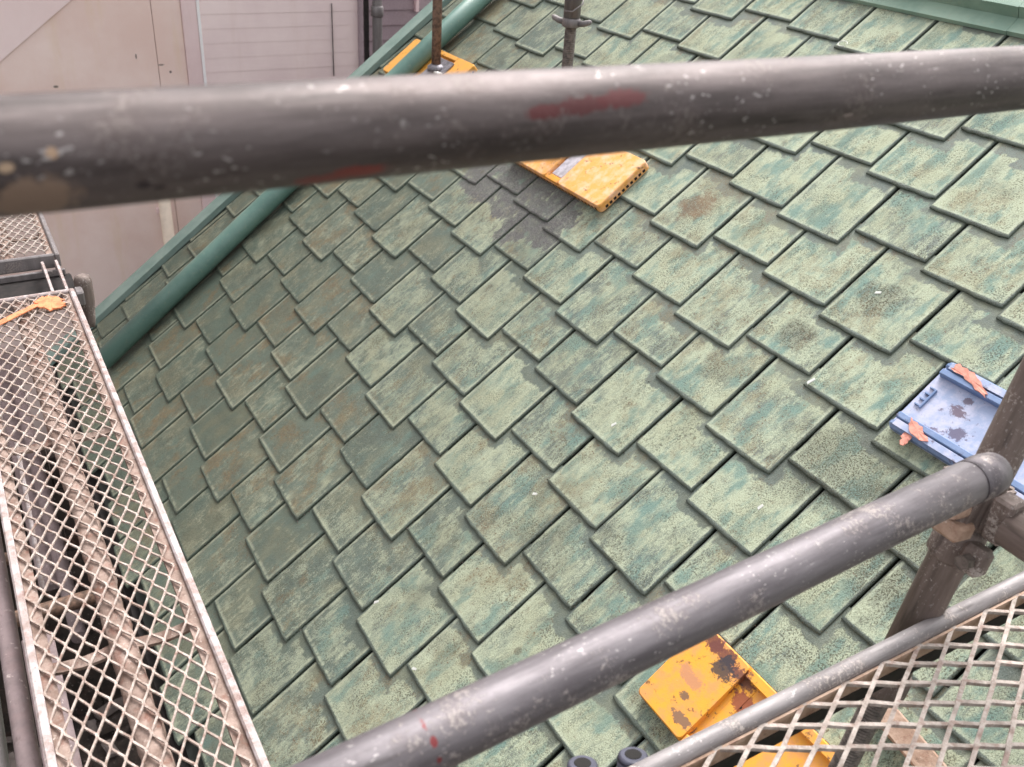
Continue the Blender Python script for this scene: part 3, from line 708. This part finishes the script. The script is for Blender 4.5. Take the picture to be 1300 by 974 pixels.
def deck(label, length, width, mesh_px, mesh_py, frame_mat, web_mat, mesh_mat, mat, xb, seed, rib=True, wd=.0027, th=.0032, tube_edge=False, group='mesh scaffold decks'):
    """local x along the deck, local y across it, z=0 the walking surface"""
    t = thing('scaffold_deck', label, 'scaffold deck', group, mat=mat)
    fw = .012
    for y in (0, width):
        sgn = 1 if y == 0 else -1
        if tube_edge:
            fr = rod('side_frame', (0, y+sgn*.011, .004), (length, y+sgn*.011, .004), .0115, frame_mat, t, 20, 8, .0004)
            web = MB(); y0, y1 = sorted((y+sgn*.0232, y+sgn*.0262)); web.box((.0, y0, -.020), (length, y1, .003))
            y0, y1 = sorted((y+sgn*.0225, y+sgn*.0268)); web.build('side_web', web_mat, t); fl_ = MB()
            fl_.box((.0, y0, -.044), (length, y1, -.0203)); fl_.build('side_flange', DARK, t)  # near black colour stands for the shade below the web
        else:
            y0, y1 = sorted((y, y+sgn*fw)); MB().box((0, y0, -.034), (length, y1, .004), bev=.003).build('side_frame', frame_mat, t)
            y0, y1 = sorted((y+sgn*(fw+.0004), y+sgn*(fw+.017)))
            MB().box((.002, y0, -.012), (length-.002, y1, -.0045)).build('side_web', web_mat, t)
    for x in (0, length):
        x0, x1 = (x+.0, x+.012) if x == 0 else (x-.012, x)
        MB().box((x0, fw+.0006, -.034), (x1, width-fw-.0006, .0036), bev=.003).build('end_frame', frame_mat, t)
    e = .013; m = MB(); expanded(m, e, length-e, e, width-e, mesh_px, mesh_py, wd, th, -.0005, seed, .05 if tube_edge else .12)
    m.build('expanded_mesh', mesh_mat, t, kind='stuff')
    if rib:
        m = MB(); rw = .0165; rg = random.Random(seed+1)
        yc = width/2+.0; n = int(length/.018)
        ring = []
        for i in range(n+1):
            x = .013+(length-.026)*i/n; a = rg.uniform(-.0026, .0026); b = rg.uniform(-.0026, .0026); h = rg.uniform(-.0035, .0010)
            ring.append([(x, yc-rw+a, -.030), (x, yc-rw+a, -.0065+h), (x, yc-.002, -.0035+h), (x, yc+rw+b, -.0065+h), (x, yc+rw+.003+b, -.030)])
        for r in ring: m.v += r
        for i in range(n):
            for k in range(4): q = i*5+k; m.face((q, q+1, q+6, q+5), 0, True)
        m.build('centre_rib', web_mat, t)
    for x in xb:
        m = MB(); n = 8
        for k in range(n):
            a, b = k/n, (k+1)/n
            za = -.012-.010*math.sin(math.pi*((a*2) % 1 if rib else a)); zb = -.012-.010*math.sin(math.pi*(((b*2) % 1) if rib and b*2 % 1 else (0 if rib else b)))
            ya, yb_ = fw+(width-2*fw)*a, fw+(width-2*fw)*b; q = len(m.v)
            m.v += [(x-.010, ya, za), (x+.010, ya, za), (x+.010, yb_, zb), (x-.010, yb_, zb), (x-.010, ya, za-.005), (x+.010, ya, za-.005), (x+.010, yb_, zb-.005), (x-.010, yb_, zb-.005)]
            for f in ((0, 1, 2, 3), (7, 6, 5, 4), (0, 4, 5, 1), (1, 5, 6, 2), (2, 6, 7, 3), (3, 7, 4, 0)): m.face([q+i for i in f])
        m.build('cross_bar', web_mat, t)
    return t
ZL = .082
dl = deck('pink cement dusted mesh deck in the left foreground with an orange strip on it', 1.829, .236, .050, .024, FRAME_L, DUST_L, DUST_M,
          Matrix.Translation((.571, -1.341, ZL)), [.045, .63, 1.206, 1.78], 11)
dl2 = deck('far mesh deck end, backed by the pink wall, beyond the dark gap', 1.2, .236, .050, .024, TUBE_G, DUST_L, DUST_R,
           Matrix.Translation((.335-1.2, -1.341, ZL-.004)), [.045, .50, 1.0, 1.15], 12)
ZR = .250
dr = deck('grey mesh deck in the lower right corner behind the brown post', 1.829, .25, .066, .033, FRAME_R, DUST_F, DUST_R,
          Matrix.Translation((2.378+.25, -1.35, ZR)) @ Matrix.Rotation(math.pi/2, 4, 'Z'), [.3, 1.5], 13, rib=False, wd=.0050, th=.0050, tube_edge=True)
# toe tube running beside the left deck
tt = thing('scaffold_tube', 'pinkish tube running along the outer left side of the mesh deck', 'scaffold tube', 'scaffold tubes')
rod('tube', (-1.0, -1.362, .030), (3.2, -1.362, .030), .014, STEEL_P, tt, 24, 6)

tt = thing('scaffold_tube', 'grey tube at the extreme lower left edge beside the pinkish tube', 'scaffold tube', 'scaffold tubes')
rod('tube', (-1.0, -1.412, -.02), (3.2, -1.412, -.02), .0243, TUBE_G, tt, 24, 6)
# hardware in the gap between the two left decks
t = thing('ledger_tube', 'grey crossing tube in the dark gap between the two left decks', 'scaffold tube', 'scaffold tubes')
rod('tube', (.505, -1.9, .030), (.505, -1.10, .030), .0215, TUBE_G, t, 28, 3)
MB().box((.485, -1.0995, .012), (.525, -1.080, .050), bev=.004).build('end_wedge', TUBE_G, t)
t = thing('bracket_arm', 'dark tapering bracket arm at the corner of the left mesh deck', 'bracket', loc=(.452, -1.072, 0))
MB().tube([(.02, 0, -.075), (.013, 0, -.062), (0, 0, -.01), (0, 0, .048), (0, 0, .060), (0, 0, .064)], [.008, .012, .0200, .0215, .018, .010], 24).build('arm_body', TUBE_B, t)
MB().box((-.032, -.012, -.01), (-.0226, .012, .03), bev=.002).build('wedge_lug', TUBE_G, t)
dt = thing('shaded_gap_channel', 'steel channel with a dark slab standing for the shade in the gap between the two left decks', 'steel channel')
MB().box((.345, -1.9, .012), (.480, -1.088, .030), bev=.004).build('gap_shade_slab', DARK, dt)  # near black slab put in for the deep shade down the gap
MB().box((.352, -1.9, .0305), (.360, -1.100, .048), bev=.002).build('channel_flange', TUBE_G, dt)
hk = thing('deck_hooks', 'two pale hook plates bridging the gap between the left decks', 'deck hooks')
for y in (-1.118, -1.150, -1.31):
    m = MB(); m.prism([(.34, .040), (.37, .062), (.43, .064), (.50, .062), (.568, .060), (.568, .076), (.50, .078), (.42, .080), (.36, .076), (.33, .050)], -.003, .003, 0,
            Matrix.Translation((0, y, 0)) @ Matrix.Rotation(math.pi/2, 4, 'X')).build('hook', FRAME_L, hk)

# orange strip lying on the left deck
t = thing('orange_strip', 'frayed orange tape strip lying across the left mesh deck', 'tape')
tape(t, [(.770, -1.345), (.74, -1.300), (.655, -1.192), (.648, -1.180), (.636, -1.196), (.645, -1.205), (.722, -1.305), (.742, -1.350)], ZL+.006, 3, TAPE_O, 'strip', .0015, .0015)
tape(t, [(.662, -1.190), (.690, -1.170), (.688, -1.150), (.668, -1.136), (.640, -1.138), (.618, -1.150), (.612, -1.178), (.630, -1.196)], ZL+.0065, 4, TAPE_O, 'frayed_end', .003, .006)

# ------------------------------------------------------------------ below the left deck
q = MB(); q.box((-60, -60, -3.62), (60, 60, -3.5)).build('ground', SOIL, None, kind='structure')
lt = thing('scaffold_tube', 'dusty mauve tube seen below through the left deck mesh', 'scaffold tube', 'scaffold tubes')
rod('tube', (-1.6, -1.262, -1.25), (.30, -1.262, -1.25), .0243, STEEL_P, lt, 24, 3)
lp = thing('lower_plank', 'mauve steel plank on the scaffold level below the left deck', 'plank', 'planks on the level below')
MB().box((-1.9, -1.345, -1.32), (-.05, -1.235, -1.285), bev=.004).build('plank_board', STEEL_P, lp)
lp = thing('lower_plank', 'mauve steel plank lower still, nearest the bottom left corner', 'plank', 'planks on the level below')
MB().box((.62, -1.405, -.93), (2.9, -1.325, -.90), bev=.004).build('plank_board', STEEL_P, lp)
for k, (x, z) in enumerate(((-.35, -1.36), (.45, -.97))):
    t = thing('cross_tube', ['dark cross tube below the left deck near the far plank', 'dark cross tube below the left deck near the close plank'][k], 'scaffold tube', 'scaffold tubes')
    rod('tube', (x, -2.1, z), (x, -1.10, z), .0243, RUSTY, t, 20, 2)
bw = thing('block_wall', 'low dark block wall down between the two buildings', 'wall')
bw['kind'] = 'thing'
for r_ in range(9):
    for c_ in range(6):
        MB().box((-1.62, -3.2+c_*.40+(.2 if r_ % 2 else 0), -3.5+r_*.2+.003), (-1.50, -3.2+c_*.40+(.2 if r_ % 2 else 0)+.396, -3.5+r_*.2+.199), bev=.004).build('block', SOIL, bw)
bk = thing('brace_tube', 'thin pale brace rod slanting under the left deck', 'brace')
rod('rod', (.66, -1.300, -.25), (1.02, -1.315, -.42), .005, FRAME_L, bk, 12, 2)
deb = MB(); rg = random.Random(5)
for k in range(260):
    x = rg.uniform(-1.6, 2.2); y = rg.uniform(-2.4, -1.0); s = rg.uniform(.02, .09)
    Mx = Matrix.Translation((x, y, -3.49+rg.uniform(0, .03))) @ Matrix.Rotation(rg.uniform(0, 3), 4, 'Z') @ Matrix.Rotation(rg.uniform(-.4, .4), 4, 'X')
    deb.box((-s, -s*rg.uniform(.2, .8), 0), (s, s*.5, s*.4), rg.choice((0, 0, 1)), Mx)
deb.build('rubble', [SOIL, CONC], None, kind='stuff', label='dark rubble on the ground in the gap between the buildings')

# ------------------------------------------------------------------ steel ends at the bottom edge
t = thing('steel_hook_ends', 'two rounded grey tube ends with dark slots poking up at the bottom edge', 'tube ends')
for k, (bx, by) in enumerate(((2.352, -.850), (2.368, -.796))):
    c = Vector((bx, by, .248)); u = Vector((-.30, .10, .95)).normalized()
    rod('tube_end', c-u*.10, c, .0170, OVAL, t, 20, 2)
    m = MB(); m.tube([c, c+u*.004, c+u*.006], [.0170, .0160, .0135], 20); m.build('rounded_rim', OVAL, t)
    m = MB(); m.tube([c+u*.0060, c+u*.0066], [.0092, .0088], 16); o = m.build('slot', POCKET, t)
# mauve batten lying on the slates under the right deck
t = thing('steel_bar', 'pinkish brown flat bar lying on the slates under the right mesh deck', 'bar', mat=roof_mat(2.262, .195, .020, math.radians(-8)))
MB().box((0, -.020, 0), (.62, .020, .022), bev=.003).build('bar', DUST_F, t)

# ------------------------------------------------------------------ neighbouring building beyond the verge
nb = thing('neighbour_building', 'neighbouring building wall with pinkish render and lapped mauve siding', 'building')
XW = -2.0; YE = .672
MB().box((XW-.20, -9, -3.5), (XW-.030, YE-.012, 3.2)).build('wall_core', WALL_D, nb)
MB().box((XW-.03, -2.6, -3.5), (XW-.004, -.356, 3.2)).build('rendered_panel', WALL_P, nb)
MB().box((XW-.03, -.353, -3.5), (XW-.004, -.222, 3.2)).build('rendered_panel', WALL_P, nb)
MB().box((XW-.03, -9, -3.5), (XW-.004, -2.603, 3.2)).build('rendered_panel', WALL_P, nb)
MB().box((XW-.03, -.220, -3.5), (XW+.010, -.150, 3.2), bev=.003).build('corner_trim', TRIM, nb)
MB().box((XW-.03, -.1495, -3.5), (XW+.016, -.136, 3.2), bev=.002).build('trim_bead', TRIM_W, nb)
# pale gable-shaped sheet at upper left, its edge rising to the right
m = MB(); m.prism([(-1.9, -.62), (-1.031-.02, .066-.0), (-.696, .334), (-.30, .66), (-.30, 3.2), (-2.6, 3.2), (-2.6, -.62)], -.0035, .003, 0, Matrix(((0, 0, 1, XW), (1, 0, 0, 0), (0, 1, 0, 0), (0, 0, 0, 1))))
m.build('pale_sheet', WALL_W, nb)
pitch = .0682; z = -3.49; rgw = random.Random(9)
bm_mesh = {}
while z < 1.2:
    m = MB(); x0 = XW-.028
    q = len(m.v); dx = rgw.uniform(-.0006, .0006)
    m.v += [(x0, -.1355, z), (XW+.0007+dx*.5, -.1355, z+.0001), (XW+.0007+dx*.5, YE, z+.0001), (x0, YE, z), (x0, -.1355, z+pitch), (XW-.0007, -.1355, z+pitch-.0001), (XW-.0007, YE, z+pitch-.0001), (x0, YE, z+pitch)]
    for f in ((3, 2, 1, 0), (4, 5, 6, 7), (0, 1, 5, 4), (1, 2, 6, 5), (2, 3, 7, 6), (3, 0, 4, 7)): m.face([q+i for i in f])
    m.build('siding_board', WALL_S, nb); z += pitch
MB().box((XW-.03, YE, -3.5), (XW+.020, YE+.020, 3.2), bev=.003).build('corner_trim', WALL_D, nb)
MB().box((XW-.006, .53, -.06), (XW+.0062, .532, .30)).build('siding_joint', DARK, nb)
# cream pipe on the wall below
t = thing('wall_pipe', 'cream vertical pipe on the pink wall left of the verge', 'pipe')
rod('pipe', (XW+.038, -.415, -3.5), (XW+.038, -.415, -.42), .030, CREAM, t, 24, 2)
MB().box((XW-.003, -.452, -.70), (XW+.012, -.378, -.67), bev=.002).build('pipe_clip', TRIM, t)
# building set back to the right
fb = thing('set_back_building', 'darker mauve sided wall set back behind the grey post', 'building')
XF = -2.9
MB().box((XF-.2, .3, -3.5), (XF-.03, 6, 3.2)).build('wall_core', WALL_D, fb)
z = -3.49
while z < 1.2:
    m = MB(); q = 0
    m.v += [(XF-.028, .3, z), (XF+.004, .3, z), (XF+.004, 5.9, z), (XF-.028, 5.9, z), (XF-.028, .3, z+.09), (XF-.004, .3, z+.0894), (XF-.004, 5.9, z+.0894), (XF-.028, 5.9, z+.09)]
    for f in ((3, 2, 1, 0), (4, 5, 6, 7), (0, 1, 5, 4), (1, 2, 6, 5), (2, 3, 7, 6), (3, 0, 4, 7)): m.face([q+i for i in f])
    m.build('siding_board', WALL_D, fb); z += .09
MB().box((XF, 1.42, .10), (XF+.03, 1.44, 3.2)).build('trim_bead', TRIM, fb)
# grey posts between the buildings
t = thing('scaffold_post', 'cement splashed grey post in front of the set back wall', 'scaffold post', 'scaffold posts beside the wall', loc=(-1.6, .612, 0))
rod('post_tube', (0, 0, -3.5), (0, 0, 2.2), .0243, TUBE_G, t, 24, 3)
MB().tube([(0, 0, .30), (0, 0, .305), (0, 0, .345), (0, 0, .35)], [.027, .031, .031, .027], 20).build('collar', TUBE_G, t)
t = thing('scaffold_post', 'thin dark post left of the cement splashed post', 'scaffold post', 'scaffold posts beside the wall', loc=(-1.6, .555, 0))
rod('post_tube', (0, 0, -3.5), (0, 0, 2.2), .013, DARK, t, 20, 3)

# grit and moss crumbs caught in the slate joints
gr = MB(); rg = random.Random(21)
for k in range(900):
    j = rg.randint(-7, 8); q = rg.randint(-8, 14)
    x = (q/3+.5*(j % 2))*PER + rg.uniform(-.0018, .0018); s_ = j*S - rg.uniform(0, .16)
    if x < X_VERGE+.02 or s_ > S_EAVE-.02 or s_ < S_TOP+.02: continue
    a = rg.uniform(.0008, .0026); c = roofp(x, s_, .0070+rg.uniform(0, .004)); n = len(gr.v)
    for d in ((a, 0, 0), (-a*.4, a*.9, 0), (-a*.6, -a*.8, 0), (0, 0, a*1.1)): gr.v.append(tuple(c+Vector(d)))
    for f in ((0, 1, 3), (1, 2, 3), (2, 0, 3), (2, 1, 0)): gr.face([n+i for i in f], rg.choice((0, 0, 1)))
gr.build('joint_grit', [SOIL, CONC], None, kind='stuff', label='dark grit and crumbs caught in the joints between the slates')
# ------------------------------------------------------------------ small scraps on the slates
for k, (x, s, lab) in enumerate(((1.733, -.214, 'white plastic chip at a slate joint left of the blue pad'), (1.692, -.461, 'white flake in a slate joint above the blue pad'),
        (1.86, .061, 'white chip on a teal stained slate above the lower rail'), (1.428, .365, 'curled white flake on a slate in the middle of the roof'),
        (1.548, .814, 'white flake just above the lower rail at bottom centre'), (1.328, .807, 'white flake on a slate edge left of bottom centre'),
        (1.443, .125, 'white flake on a slate joint above the middle of the roof'))):
    m = MB(); L_ = .007 if k else .010; rg = random.Random(k)
    m.v += [(-L_, -.0025, 0), (L_*.8, -.003, .001), (L_, .002, .0015), (-L_*.7, .003, .0008), (-L_, -.0025, .002), (L_*.8, -.003, .0035), (L_, .002, .004), (-L_*.7, .003, .003)]
    for f in ((3, 2, 1, 0), (4, 5, 6, 7), (0, 1, 5, 4), (1, 2, 6, 5), (2, 3, 7, 6), (3, 0, 4, 7)): m.face(f)
    o = m.build('paint_flake', WHITE, None, label=lab, category='flake', group='white flakes on the slates'); o.matrix_world = roof_mat(x, s, .0175, rg.uniform(.3, 1.4))
m = MB(); pts = [(.014*math.cos(a*.35), .010*math.sin(a*.35), 0) for a in range(17)]
m.tube(pts, .0011, 6); o = m.build('wire_loop', WHITE, None, label='small white wire loop on a slate just above the top rail', category='wire'); o.matrix_world = roof_mat(1.038, -1.065, .020)
bpy.context.view_layer.update()
